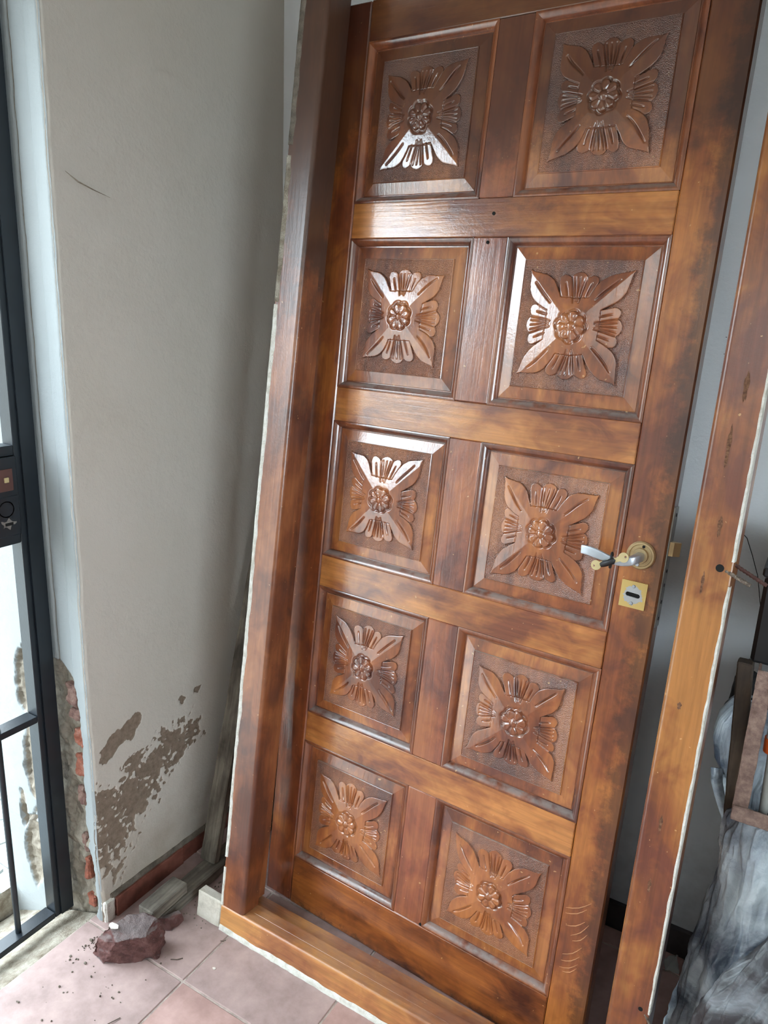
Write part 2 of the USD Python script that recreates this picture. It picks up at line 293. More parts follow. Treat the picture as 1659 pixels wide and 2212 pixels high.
wl = thing('wall_left', kind='structure')
# inner face: a fine grid that carries the lost paint as a mask and as relief
zs = np.concatenate([np.arange(-0.02, 0.75, 0.003), np.linspace(0.75, CEIL, 150)])
ys = np.linspace(Y0, 0.0, 220)
YY, ZZ = np.meshgrid(ys, zs, indexing='ij')
WQ = np.stack([YY * 24, ZZ * 24, YY * 0 + 2], -1); WY = 0.05 * (meshkit.fbm(WQ, 4, 61) - 0.5); WZ = 0.05 * (meshkit.fbm(WQ, 4, 71) - 0.5)
def blob(cy, cz, ry, rz, ang):
    c, s = math.cos(ang), math.sin(ang)
    a, b = (YY + WY - cy) * c + (ZZ + WZ - cz) * s, -(YY + WY - cy) * s + (ZZ + WZ - cz) * c
    return 1 - np.sqrt((a / ry) ** 2 + (b / rz) ** 2)
P3 = np.stack([YY, ZZ, YY * 0], -1)
nz1 = meshkit.fbm(P3 * 30, 5, 11) - 0.5; nz2 = meshkit.fbm(P3 * 110, 4, 21) - 0.5
flake = np.maximum.reduce([blob(-0.572, 0.447, 0.078, 0.020, 0.52), blob(-0.602, 0.430, 0.030, 0.024, 0.4), blob(-0.339, 0.457, 0.011, 0.011, 0), blob(-0.391, 0.460, 0.007, 0.009, 0.5)]) * 1.5 + nz1 * 1.3 + nz2 * 0.5
scab = np.maximum.reduce([blob(-0.475, 0.335, 0.095, 0.05, 0.25), blob(-0.395, 0.325, 0.05, 0.022, 0.2), blob(-0.555, 0.265, 0.075, 0.06, 0.9), blob(-0.615, 0.225, 0.045, 0.10, 0.1), blob(-0.635, 0.30, 0.03, 0.05, 0)]) * 0.8 + nz1 * 1.1 + nz2 * 2.0 - 0.02
dam = np.clip(0.5 + np.maximum(flake * 1.2, scab), 0, 1)
grey = np.clip(np.maximum(blob(-0.33, 0.165, 0.055, 0.028, 0.9), blob(-0.365, 0.13, 0.04, 0.014, 0.8)) * 1.5 + nz1 * 0.8, 0, 1)
hole = sstep(dam, 0.47, 0.58)
lump = (meshkit.fbm(P3 * 7, 3, 3) - 0.5) * 0.003
XX = lump - hole * (0.0022 + 0.0015 * nz2) - 0.002 * sstep(ZZ, 0.0, 0.09) + 0.004 * (1 - sstep(ZZ, 0.05, 0.10)) * (1 - hole)
en = edge_noise(ZZ)
near = 1 - sstep(YY - Y0, 0.0, 0.02)
YV = YY + near * en
XX = XX - 0.006 * (1 - sstep(YY - Y0, 0.0, 0.007)) + near * 0.004 * (meshkit.fbm(P3 * 80, 3, 8) - 0.5)
V = np.stack([XX, YV, ZZ], -1).reshape(-1, 3)
F_ = grid_faces(len(ys), len(zs))
obj('plaster_face', (V, F_), m_wall, wl, smooth=True, mask=dam.ravel())
# reveal of the gateway: painted plaster, broken away low down so that mortar and bricks show
xs = np.concatenate([np.linspace(-0.004, -0.13, 64), np.linspace(-0.135, XO, 60)])
zr = np.concatenate([np.arange(ZG - 0.03, 0.70, 0.004), np.linspace(0.70, LINTEL + 0.02, 170)])
XR, ZR = np.meshgrid(xs, zr, indexing='ij')
PR = np.stack([XR, ZR, XR * 0 + 5], -1)
na = meshkit.fbm(PR * 22, 5, 31) - 0.5; nb = meshkit.fbm(PR * 90, 4, 41) - 0.5
lim = np.interp(ZR, [-0.2, 0.0, 0.07, 0.28, 0.40, 0.48, 0.60, 0.615, 0.635, 0.64], [-0.03, -0.03, -0.022, -0.045, -0.040, -0.032, -0.053, -0.075, -0.10, -0.30])
dmg = np.clip(0.5 + (lim - XR) * 26 + na * 0.8 + nb * 0.3, 0, 1) * (XR > -0.15)
ext = np.maximum.reduce([1 - np.hypot((XR + 0.215) / 0.042, (ZR - 0.54) / 0.10), 1 - np.hypot((XR + 0.22) / 0.03, (ZR - 0.33) / 0.14), 1 - np.hypot((XR + 0.245) / 0.03, (ZR - 0.08) / 0.10), 1 - np.hypot((XR + 0.27) / 0.012, (ZR - 0.2) / 0.06)])
dmg = np.maximum(dmg, np.clip(0.5 + ext * 1.3 + na * 1.1 + nb * 0.4, 0, 1) * (XR < -0.16))
gap = np.clip(1 - np.abs(XR + 0.104 - 0.006 * na) / 0.004, 0, 1) * (ZR > 0.62)
prof = np.interp(-XR, [0.0, 0.004, 0.012, 0.052, 0.058, 0.064, 0.10, 0.13, 0.33], [0.010, 0.002, 0.0, 0.0085, 0.0110, 0.0108, 0.0112, 0.010, -0.004])
dd = sstep(dmg, 0.45, 0.62)
YR = Y0 + prof + en.mean() + dd * (0.012 + 0.030 * na + 0.012 * nb) * (XR < -0.015) + gap * 0.006 + nb * 0.0006
YR = YR + edge_noise(ZR) * (1 - sstep(-XR, 0.0, 0.02)) + 0.0035 * (1 - sstep(-XR, 0.0, 0.012)) * (meshkit.fbm(PR * 70, 3, 77) - 0.5)
VR = np.stack([XR, YR, ZR], -1).reshape(-1, 3)
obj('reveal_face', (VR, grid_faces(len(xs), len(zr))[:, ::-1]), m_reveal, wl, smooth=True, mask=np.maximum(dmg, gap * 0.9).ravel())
# core of the wall behind those skins, outer faces, the far part and the lintel
obj('masonry_core', cat_(cbox((XO, Y0 + 0.03, -0.3), (-0.012, 0.2, CEIL), 0.002)), m_mortar_d, wl)
obj('masonry_core', cat_(cbox((XO, -5.2, -0.3), (0.0, Y1, CEIL), 0.004), cbox((XO, Y1 - 0.01, LINTEL), (0.0, Y0 + 0.031, CEIL), 0.004)), m_wall, wl)
for (x0, x1, z0, z1, mm) in [(-0.088, -0.052, 0.531, 0.586, m_brick_d), (-0.084, -0.046, 0.500, 0.527, m_brick_d), (-0.077, -0.031, 0.437, 0.478, m_brick), (-0.075, -0.039, 0.362, 0.412, m_brick), (-0.078, -0.05, 0.286, 0.33, m_brick_d), (-0.074, -0.055, 0.16, 0.20, m_brick_d), (-0.073, -0.055, 0.082, 0.138, m_brick), (-0.07, -0.043, 0.008, 0.04, m_brick)]:
    b = roughen(cbox((x0, Y0 + 0.0125, z0), (x1, Y0 + 0.06, z1), 0.004), 0.005, 0.009, 55, seed=int(z0 * 1000))
    obj('brick', b, mm, wl, smooth=40)
# rubble plinth under the edge of the wall, and the mortar threshold
th = roughen(cbox((-0.335, Y1, ZG - 0.12), (-0.037, Y0 + 0.02, -0.012), 0.004), 0.02, 0.006, 25, seed=4)
v = th.vertices; top = v[:, 2] > -0.05; v[top, 2] -= np.clip(-0.05 - v[top, 0], 0, 0.3) * 0.42; th.vertices = v
obj('threshold', th, m_mortar, None, smooth=40, kind='structure')

wb = thing('wall_back', kind='structure')
obj('plaster_face', cbox((-0.02, 0.0, -0.05), (2.8, 0.15, CEIL), 0.001), m_back, wb)
WY0, WY1, WZ0, WZ1 = -2.7, -1.3, 0.9, 1.8     # unseen opening added to the right wall for fill light
dash = []
for (x0, z0, x1, z1, sag) in [(1.052, 1.377, 1.092, 1.375, 0.006), (1.05, 1.345, 1.09, 1.355, -0.002), (1.054, 1.311, 1.092, 1.319, -0.004), (1.056, 1.225, 1.066, 1.195, 0.0)]:
    for t in np.linspace(0, 1, 13):
        if rng.random() < 0.25: continue
        x, z = x0 + (x1 - x0) * t, z0 + (z1 - z0) * t + sag * 4 * t * (1 - t) + rng.normal(0, 0.0008)
        dash.append(cbox((x, -0.0004, z), (x + rng.uniform(0.001, 0.0026), 0.0005, z + 0.0011), 0.0001))
obj('pencil_mark', cat_(*dash), m_hole, wb, kind='stuff')
obj('scratch', tube([[0.0008, y, z] for y, z in ((-0.626, 1.617), (-0.60, 1.603), (-0.565, 1.593), (-0.53, 1.585))], [0.0004, 0.0016, 0.0010, 0.0003], 6), m_mortar, wl)
wr = thing('wall_right', kind='structure')
obj('plaster_face', cat_(cbox((2.75, WY1, -0.05), (2.9, 0.15, CEIL), 0.001), cbox((2.75, -5.2, -0.05), (2.9, WY0, CEIL), 0.001), cbox((2.75, WY0, -0.05), (2.9, WY1, WZ0), 0.001), cbox((2.75, WY0, WZ1), (2.9, WY1, CEIL), 0.001)), m_wall, wr)

obj('ceiling', cbox((XO, CEDGE, CEIL), (2.9, 0.2, CEIL + 0.12), 0.001), m_ceil, None, kind='structure')
wf = thing('wall_front', kind='structure')
obj('plaster_face', cbox((XO, -5.4, -0.3), (2.9, -5.2, 3.0), 0.004), m_wall, wf)
obj('paving', cbox((0.0, -5.2, -0.2), (2.75, -3.6, -0.004), 0.002), m_street, wf)

# skirting
bl = thing('baseboard_left', kind='structure')
for (ya, yb, ha, hb, x) in [(-0.625, -0.414, 0.052, 0.045, 0.0125), (-0.411, -0.12, 0.044, 0.036, 0.0095)]:
    m = cbox((-0.01, ya, -0.005), (x, yb, 1.0), 0.0012)
    vv = m.vertices.copy(); hi_ = vv[:, 2] > 0.5; vv[hi_, 2] = np.interp(vv[hi_, 1], [ya, yb], [ha, hb]) - (1.0 - vv[hi_, 2]); m.vertices = vv
    obj('skirting_tile', m, m_skirt, bl)
led = roughen(cbox((-0.004, -0.635, 0.045), (0.006, -0.1, 0.066), 0.003), 0.012, 0.003, 40, seed=9)
vv = led.vertices; vv[:, 2] -= (vv[:, 1] + 0.635) * 0.03; led.vertices = vv
obj('mortar_fillet', led, m_mortar_d, bl, smooth=50)
obj('mortar_fillet', roughen(cbox((-0.01, -0.654, -0.01), (0.009, -0.626, 0.055), 0.004), 0.008, 0.004, 60, seed=19), m_plaster_w, bl, smooth=50)
bb = thing('baseboard_back', kind='structure')
for k in range(9):
    obj('skirting_tile', cbox((0.02 + k * 0.303, -0.011, -0.005), (0.32 + k * 0.303, 0.002, 0.07), 0.0012), m_skirt_dark, bb)

# ------------------------------------------------------------------ outside
pv = thing('pavement', kind='structure')
obj('concrete_bed', cbox((-9, -14, ZG - 0.4), (XO - 0.02, 4, ZG - 0.006), 0.001), m_street, pv)
obj('concrete_bed', cbox((2.91, -14, -0.5), (12, 6, -0.17), 0.001), m_street, pv)
pr = np.random.default_rng(3)
pts = np.array([[XO - 0.03 - i * 0.10 + pr.uniform(-.03, .03), -1.3 + j * 0.10 + pr.uniform(-.03, .03)] for i in range(9) for j in range(15)])
vor = shapely.voronoi_polygons(shapely.MultiPoint(pts), extend_to=shapely.box(-1.35, -1.4, XO - 0.02, 0.25))
for g in vor.geoms:
    g = g.intersection(shapely.box(-1.3, -1.35, XO - 0.021, 0.2)).buffer(-0.006)
    if g.is_empty or g.area < 0.0008 or g.geom_type != 'Polygon': continue
    m = trimesh.creation.extrude_polygon(g.simplify(0.002), 0.03, engine='earcut'); m.apply_translation([0, 0, ZG - 0.03 + pr.uniform(-.003, .003)])
    obj('paver', m, m_paver, pv)
bd = thing('unseen_building', 'plain grey rendered house across the street unseen and added for the light', 'building')  # out of view, added for skylight and its reflection in the varnish
obj('wall', cbox((-8.3, -14, ZG - 0.1), (-7.8, 4, 3.0), 0.01), m_facade, bd)
obj('roof_slab', cbox((-8.5, -14, 3.0), (-7.6, 4, 3.12), 0.01), m_street, bd)

# ------------------------------------------------------------------ iron gate
gt = thing('iron_gate', 'black painted iron gate with lock box in the gateway at the left', 'gate')
GXF = -0.112
fz0, fz1 = -0.012, 1.985
L_poly = [(GXF, Y0 + 0.004), (GXF, Y0 - 0.028), (GXF - 0.004, Y0 - 0.028), (GXF - 0.004, Y0 - 0.001), (GXF - 0.038, Y0 - 0.001), (GXF - 0.038, Y0 + 0.004)]
obj('frame_angle', prism(L_poly, fz0, fz1, (0, 1, 2)), m_iron, gt)
obj('frame_angle', prism([(x, 2 * (Y0 + Y1) / 2 - y) for x, y in L_poly], fz0, fz1, (0, 1, 2)), m_iron, gt)
obj('frame_angle', cbox((GXF - 0.038, Y1, fz1 - 0.028), (GXF, Y0, fz1), 0.001), m_iron, gt)
LX0, LX1 = GXF - 0.040, GXF - 0.005
for ya, yb in ((Y0 - 0.041, Y0 - 0.006), (Y1 + 0.006, Y1 + 0.041)):
    obj('leaf_stile', cbox((LX0, ya, -0.015), (LX1, yb, fz1 - 0.032), 0.0015), m_iron, gt)
for za, zb in ((-0.015, 0.0), (0.503, 0.518), (0.915, 0.935), (1.095, 1.115), (fz1 - 0.067, fz1 - 0.032)):
    obj('leaf_rail', cbox((LX0, Y1 + 0.042, za), (LX1, Y0 - 0.042, zb), 0.0012), m_iron, gt)
for k in range(8):
    y = Y0 - 0.122 - k * 0.098
    obj('vertical_bar', tube([[GXF - 0.026, y, z] for z in (-0.002, 0.3, 0.6, 0.917)], 0.0065, 12), m_iron, gt, smooth=40)
lb = obj('lock_box', cbox((GXF - 0.036, Y0 - 0.20, 0.9355), (GXF + 0.002, Y0 - 0.0425, 1.0945), 0.0015), m_iron, gt)
obj('plate', cbox((GXF + 0.002, -0.742, 1.028), (GXF + 0.0035, -0.709, 1.072), 0.0012), m_rustplate, lb)
obj('cylinder', cbox((GXF + 0.003, -0.728, 1.0455), (GXF + 0.006, -0.7185, 1.0555), 0.001), m_brass_pale, lb)
ring = trimesh.creation.annulus(0.0145, 0.0165, 0.002, sections=32); ring.apply_transform(trimesh.transformations.rotation_matrix(math.pi / 2, [0, 1, 0])); ring.apply_translation([GXF + 0.0025, -0.7285, 0.992])
obj('ring', ring, m_iron, lb)
obj('cover', cbox((GXF + 0.001, -0.85, 0.937), (GXF + 0.0035, -0.702, 1.017), 0.001), m_iron, lb)
ch = shapely.Point(0, 0).buffer(0.012)
chv = [(-0.728 + (0.014 + 0.005 * math.sin(3 * a + 1)) * math.cos(a), 0.962 + (0.009 + 0.004 * math.cos(5 * a)) * math.sin(a)) for a in np.linspace(0, 2 * math.pi, 26)[:-1]]
obj('bare_patch', prism(chv, GXF + 0.0033, GXF + 0.0039, (1, 2, 0)), m_steel, lb)
obj('keyhole', cbox((GXF + 0.0036, -0.734, 0.9585), (GXF + 0.0043, -0.717, 0.9645), 0.0004), m_hole, lb)

# ------------------------------------------------------------------ the carved door, leaning
def basis(yaw, lean):
    u = np.array([math.cos(yaw), math.sin(yaw), 0]); n = np.array([-math.sin(yaw), math.cos(yaw), 0])
    v = np.array([0, 0, 1]) * math.cos(lean) + n * math.sin(lean)
    return u, v, np.cross(u, v)
DO = np.array([0.2421, -0.3643, 0.0]); du, dv, dn = basis(-0.0586, 0.1118)
DM = gf(du, dv, dn, DO)
FO = np.array([0.2348, -0.5227, 0.0]); fu, fv, fn = basis(-0.0115, 0.1372)
FM = gf(fu, fv, fn, FO)
U = [0.0781, 0.3650, 0.4350, 0.7262]
VV = [(1.6179, 1.9235), (1.2442, 1.5486), (0.8726, 1.1724), (0.4982, 0.8017), (0.1243, 0.4268)]
W, H, T = 0.8015, 2.0, 0.035
door = thing('carved_door', 'varnished brown panelled wooden door with ten carved flower panels', 'door', DM)
def stile(u0, u1, seed):
    m = cbox((u0, 0.0, -T), (u1, H, 0), 0.0025)
    return m
obj('stile', roughen(cbox((0, 0.004, -T), (U[0] - 0.0004, H, 0), 0.003), 0.03, 0.0012, 9, 3), w_stile, door, smooth=30)
obj('stile', roughen(cbox((U[3] + 0.0005, 0.004, -T), (W, H, 0), 0.003), 0.03, 0.0010, 9, 5), w_stile_worn, door, smooth=30)
rails = [(VV[0][1], H - 0.0005)] + [(VV[k + 1][1], VV[k][0]) for k in range(4)]
for k, (a, b) in enumerate(rails):
    obj('rail', cbox((U[0] + 0.0003, a, -T), (U[3] - 0.0003, b, -0.0004 - 0.0004 * (k % 2)), 0.0016), w_rail, door)
obj('bottom_rail', cbox((U[0] + 0.0003, 0.003, -T), (U[3] - 0.0003, VV[4][0], -0.0006), 0.002), w_bottom, door)
for a, b in VV:
    obj('mullion', cbox((U[1], a + 0.0005, -T), (U[2], b - 0.0005, -0.0008), 0.0016), w_mull, door)
def ring_mesh(u0, u1, v0, v1, prof):
    """closed rectangular sweep of a profile (d inwards, z)"""
    P_ = []
    for d, z in prof: P_.append([[u0 + d, v0 + d, z], [u1 - d, v0 + d, z], [u1 - d, v1 - d, z], [u0 + d, v1 - d, z]])
    P_ = np.array(P_)   # profile x 4 x 3
    vs, fs = [], []
    for c in range(4):
        c2 = (c + 1) % 4; o = len(vs)
        for k in range(len(prof)): vs += [P_[k, c], P_[k, c2]]
        for k in range(len(prof) - 1):
            a, b, d, e = o + 2 * k, o + 2 * k + 1, o + 2 * k + 3, o + 2 * k + 2
            fs += [[a, b, d], [a, d, e]]
    return np.array(vs), np.array(fs)
MOULD = [(-0.0004, -0.003), (-0.0004, -0.0012), (0.002, -0.0004), (0.0035, -0.0005), (0.0055, -0.0013), (0.008, -0.0028), (0.0105, -0.0052), (0.0125, -0.0082), (0.0135, -0.0112), (0.0137, -0.0128), (0.0165, -0.0128), (0.0167, -0.016)]
R_ = 0.0925   # half size of the flower
NX, NY = 250, 264

def carving(hx, hy, seed):
    """heights over the field and the mask of the flower"""
    r = np.random.default_rng(seed)
    x = np.linspace(-hx, hx, NX); y = np.linspace(-hy, hy, NY)
    X, Yc = np.meshgrid(x, y, indexing='ij')
    q = np.stack([X * 22, Yc * 22, X * 0 + seed], -1)
    a = X / R_ + 0.06 * (meshkit.noise(q, seed) - 0.5); b = Yc / R_ + 0.06 * (meshkit.noise(q, seed + 50) - 0.5)
    hand = [(1.0 + r.uniform(-.05, .05), r.uniform(-0.06, 0.06)) for _ in range(4)]
    leaf = np.zeros_like(X); fan = np.zeros_like(X); gouge = np.zeros_like(X); lobes = np.zeros_like(X)
    g1 = 0.0125   # gouge half width in flower units
    def line(pts, w0, amp):
        nonlocal gouge
        p = np.array(pts); best = np.full(X.shape, 9.0); tt = np.zeros_like(X)
        n = len(p) - 1
        for k in range(n):
            d = p[k + 1] - p[k]; L2 = (d ** 2).sum()
            t = np.clip(((a - p[k, 0]) * d[0] + (b - p[k, 1]) * d[1]) / L2, 0, 1)
            ds = np.hypot(a - p[k, 0] - t * d[0], b - p[k, 1] - t * d[1])
            m = ds < best; best = np.where(m, ds, best); tt = np.where(m, (k + t) / n, tt)
        gouge = np.maximum(gouge, amp * np.exp(-(best / w0) ** 2) * (0.25 + 0.75 * np.sin(np.pi * np.clip(tt, 0.04, 0.96)) ** 0.6))
    # corner leaves
    for k, (sx, sy) in enumerate([(1, 1), (-1, 1), (-1, -1), (1, -1)]):
        s_ = (a * sx + b * sy) / math.sqrt(2); t_ = (-a * sx + b * sy) / math.sqrt(2) * (sx * sy)
        L = 1.40 * hand[k][0]
        q_ = np.clip((s_ - 0.30) / (L - 0.30), 0, 1)
        bend = 0.03 * np.sin(q_ * math.pi) + hand[k][1] * q_ ** 2
        w = PchipInterpolator([0, .18, .36, .54, .68, .81, .91, 1.0], [.13, .16, .22, .255, .225, .135, .05, 0.0])(q_)
        w = np.where((s_ > 0.30) & (s_ < L), w, 0)
        leaf = np.maximum(leaf, (np.abs(t_ - bend) < w).astype(float))
        c_ = np.array([sx, sy]) / math.sqrt(2); nrm = np.array([-sx, sy]) / math.sqrt(2) * (sx * sy)
        pl = [c_ * s0 + nrm * (0.045 * math.sin((s0 - .3) / (L - .3) * math.pi) + hand[k][1] * ((s0 - .3) / (L - .3)) ** 2 + 0.02) for s0 in np.linspace(0.62, 1.16, 6)]
        line(pl, 0.016, 1.15)
    # fans on the four sides
    for k in range(4):
        c, s = [(1, 0), (0, 1), (-1, 0), (0, -1)][k]
        fs = b * c + a * s if k % 2 == 0 else a * s + b * c
        ft = a * c - b * s
        if k == 0: fs, ft = b, a
        if k == 1: fs, ft = a, -b
        if k == 2: fs, ft = -b, -a
        if k == 3: fs, ft = -a, b
        tip = 1.0 if k % 2 == 0 else 0.93
        hw = 0.055 + 0.12 * np.clip((fs - 0.42) / (tip - 0.42), 0, 1) ** 0.8
        endc = tip - 0.16
        cen = ((np.abs(ft) < hw) & (fs > 0.42) & (fs < endc)) | (np.hypot(ft / 0.175, (fs - endc) / 0.16) < 1)
        fan = np.maximum(fan, cen)
        sides = np.zeros_like(X)
        for sg in (-1, 1):
            ax_ = ft * sg - 0.14 - 0.32 * np.clip(fs - 0.42, 0, 1) ** 1.1
            sd = ((np.abs(ax_) < 0.135) & (fs > 0.46) & (fs < tip - 0.2)) | (np.hypot(ax_ / 0.14, (fs - tip + 0.2) / 0.15) < 1)
            sides = np.maximum(sides, sd)
        fan = np.maximum(fan, sides)
        lobes = np.maximum(lobes, (cen > 0) * 1.0)
        base = {0: lambda f, t: (t, f), 1: lambda f, t: (f, -t), 2: lambda f, t: (-t, -f), 3: lambda f, t: (-f, t)}[k]
        for o, e in ((-0.032, -0.095), (0.0, 0.0), (0.032, 0.095)):
            line([base(f, o + (e - o) * (f - .46) / .42) for f in np.linspace(0.46, tip - 0.1, 4)], 0.013, 1.0)
        for sg in (-1, 1):
            line([base(f, sg * (0.15 + 0.33 * max(f - .42, 0) ** 1.1)) for f in np.linspace(0.52, tip - 0.2, 5)], 0.013, 1.0)
            line([base(f, sg * (0.05 + 0.13 * (f - .42) / (tip - .42))) for f in np.linspace(0.43, tip - 0.1, 4)], 0.013, 1.2)
    mm = np.maximum(np.abs(a), np.abs(b))
    heart = (np.hypot(a, b) < 0.62) & (mm < 0.52)
    leaf = np.maximum(leaf, heart); flower = np.maximum(leaf, fan)
    mmx = 2 * hx / (NX - 1) * 1000
    di = ndimage.distance_transform_edt(flower > 0) * mmx; dl = ndimage.distance_transform_edt(leaf > 0) * mmx; do = ndimage.distance_transform_edt(leaf == 0) * mmx
    pyr = 1 - np.clip(np.maximum(np.abs(X), np.abs(Yc)) / R_, 0, 1.25)
    facet = 0.0112 * pyr
    groundz = 0.0045 * pyr + 0.0003 * (meshkit.noise(np.stack([X * 400, Yc * 400, X * 0], -1), seed) - 0.5)
    fl_ = 0.0030 + facet
    onlyfan = (fan > 0) & (leaf == 0)
    fl_ = fl_ - np.where(onlyfan, 0.0014 + 0.0016 * np.exp(-(do / 1.2) ** 2), 0) - np.where(leaf > 0, 0.0004 * np.exp(-(dl / 0.8) ** 2), 0)
    fl_ = fl_ - 0.0036 * gouge * (flower > 0)
    wgt = np.clip(di / 1.0, 0, 1); wgt = wgt * wgt * (3 - 2 * wgt)
    z = groundz * (1 - wgt) + fl_ * wgt - 0.0006 * np.exp(-(ndimage.distance_transform_edt(flower == 0) * mmx / 1.6) ** 2) * (flower == 0)
    rr = np.hypot(a, b); th_ = np.arctan2(b, a)
    rb = 0.285 * (0.90 + 0.12 * np.abs(np.cos(4 * (th_ - seed * 0.37))))
    z = z - 0.0022 * np.exp(-((rr - rb - 0.012) / 0.022) ** 2) - 0.002 * (rr < rb)
    return X, Yc, z, flower > 0
def rosette(seed, z0):
    nr, nt = 18, 128
    rho = np.linspace(0, 1, nr); t = np.linspace(0, 2 * np.pi, nt, endpoint=False)
    r = np.random.default_rng(seed + 90)
    npet = 8 if seed % 4 else 7
    ph = seed * 0.37
    lobe = np.abs(np.cos(npet / 2 * (t - ph)))
    RB = 0.0265 * (0.80 + 0.20 * lobe ** 0.7)
    rad = rho[:, None] * RB[None]
    pet = (1 - np.abs(2 * rho - 1.15)[:, None] ** 2.2 * 0.8)
    z = 0.0046 * np.clip(pet, 0, 1) * (0.30 + 0.70 * lobe[None] ** 0.8) + 0.0008
    z -= 0.0012 * np.exp(-((rho[:, None] - 0.62) / 0.16) ** 2) * (lobe[None] > 0.75) * (lobe[None] - 0.75) * 4
    z[-1] = -0.004
    bt = rad < 0.0082
    z = np.where(bt, np.maximum(z * 0.6, 0.0012 + np.sqrt(np.maximum(0, 1 - (rad / 0.0084) ** 2)) * 0.0060), z)
    Vv = np.stack([rad * np.cos(t), rad * np.sin(t), z + z0], -1).reshape(-1, 3)
    f = []
    for i in range(nr - 1):
        for j in range(nt):
            k = (j + 1) % nt
            f += [[i * nt + j, (i + 1) * nt + j, (i + 1) * nt + k], [i * nt + j, (i + 1) * nt + k, i * nt + k]]
    return Vv, np.array(f)
for row, (v0, v1) in enumerate(VV):
    for col in range(2):
        u0, u1 = U[2 * col], U[2 * col + 1]
        seed = row * 2 + col + 1; kk = seed % 3
        obj('moulding', ring_mesh(u0, u1, v0, v1, MOULD), w_mould, door, smooth=35)
        d0, d1 = 0.0166, 0.0385
        PAN = [(d0 - 0.002, -0.0138), (d0, -0.0122), (d1, -0.0088), (d1 + 0.0002, -0.0062), (d1 + 0.0012, -0.0052), (d1 + 0.0018, -0.0056)]
        pn = obj('panel', ring_mesh(u0, u1, v0, v1, PAN), w_panel[kk], door)
        cx, cy = (u0 + u1) / 2, (v0 + v1) / 2
        hx, hy = (u1 - u0) / 2 - d1 - 0.0014, (v1 - v0) / 2 - d1 - 0.0014
        X, Yc, z, msk = carving(hx, hy, seed)
        Vc = np.stack([X + cx, Yc + cy, z - 0.0054], -1).reshape(-1, 3); Fc = grid_faces(NX, NY)
        on = msk.ravel()[Fc].all(1)
        for nm, sel, mt in (('stippled_ground', ~on, w_ground[kk]), ('flower_carving', on, w_carve[kk])):
            fsel = Fc[sel]; used, inv = np.unique(fsel, return_inverse=True)
            # normals come from the whole relief so that the two surfaces meet without a seam
            obj(nm, (Vc[used], inv.reshape(-1, 3)), mt, pn, smooth=True)
        rv, rf = rosette(seed, -0.0054 + 0.0105 + 0.0002); rv = rv + np.array([cx, cy, 0])
        obj('rosette', (rv, rf), w_carve[kk], pn, smooth=50)
# back of the panels, closing the door
obj('panel_backing', cbox((U[0] - 0.01, 0.1, -0.028), (U[3] + 0.01, 1.94, -0.018), 0.001), w_dark, door)
for (a, b) in ((0.401, 1.590), (0.396, 1.539), (0.434, 0.129)):
    obj('nail_hole', disc((a, b), 0.0032, -0.002, 0.0003, 16, 0.0001), m_hole, door)
# claw marks low on the lock stile
for (p0, p1) in [((0.733, 0.326), (0.778, 0.357)), ((0.734, 0.315), (0.772, 0.341)), ((0.738, 0.291), (0.772, 0.315)), ((0.75, 0.275), (0.78, 0.312)), ((0.755, 0.266), (0.78, 0.292)), ((0.741, 0.23), (0.774, 0.261)), ((0.740, 0.216), (0.773, 0.241)), ((0.739, 0.201), (0.772, 0.224)), ((0.746, 0.195), (0.771, 0.215))]:
    a, b = np.array([*p0, 0.0001]), np.array([*p1, 0.0001]); md = (a + b) / 2 + [0.002, -0.004, 0.0003]
    obj('claw_mark', tube(np.array([a, (a + md) / 2 + [0, -.001, 0], md, (b + md) / 2 + [0, -.001, 0], b]), [0.0003, 0.0008, 0.0010, 0.0008, 0.0003], 6), m_claw, door, smooth=50)
# lever handle
rose = trimesh.creation.revolve(np.array([(0.0, 0.0), (0.0245, 0.0), (0.0245, 0.004), (0.0225, 0.0065), (0.0195, 0.0065), (0.0185, 0.005), (0.0135, 0.005), (0.0125, 0.011), (0.0, 0.011)]), sections=48)
rose.apply_translation([0.7625, 1.0215, 0.0])
hs = obj('handle_rose', rose, m_brass, door, smooth=30)
obj('screw', disc((0.7595, 1.0055, 0), 0.0035, 0.005, 0.0078, 20, 0.0006), m_chrome, hs)
obj('screw_hole', disc((0.7655, 1.0375, 0), 0.0024, 0.005, 0.0068, 16, 0.0001), m_hole, hs)
cl = np.array([[0.7630, 1.0205, 0.008], [0.7630, 1.0200, 0.024], [0.7615, 1.0190, 0.036], [0.7560, 1.0160, 0.043], [0.745, 1.0125, 0.046], [0.732, 1.0115, 0.0475], [0.715, 1.0145, 0.049], [0.700, 1.0180, 0.050], [0.686, 1.0200, 0.0495], [0.6735, 1.0200, 0.048]])
tt = np.linspace(0, 1, 40); cs = CubicSpline(np.linspace(0, 1, len(cl)), cl)(tt)
tn = np.gradient(cs, axis=0); tn /= np.linalg.norm(tn, axis=1, keepdims=True)
vert = np.tile([0.0, 1.0, 0.0], (40, 1)); nrm = np.cross(tn, vert); nrm /= np.linalg.norm(nrm, axis=1, keepdims=True); vert = np.cross(nrm, tn)
hh = np.interp(tt, [0, 0.2, 0.35, 0.55, 0.8, 1], [0.0075, 0.0075, 0.0080, 0.0062, 0.0085, 0.0078]); ww = np.interp(tt, [0, 0.2, 0.4, 1], [0.0075, 0.0065, 0.0042, 0.0026])
sec = [(math.copysign(abs(math.cos(a)) ** 0.5, math.cos(a)), math.copysign(abs(math.sin(a)) ** 0.5, math.sin(a))) for a in np.linspace(0, 2 * math.pi, 16, endpoint=False)]
Lv = np.array([[cs[i] + vert[i] * hh[i] * s1 + nrm[i] * ww[i] * s0 for s0, s1 in sec] for i in range(40)]).reshape(-1, 3)
Lf = []
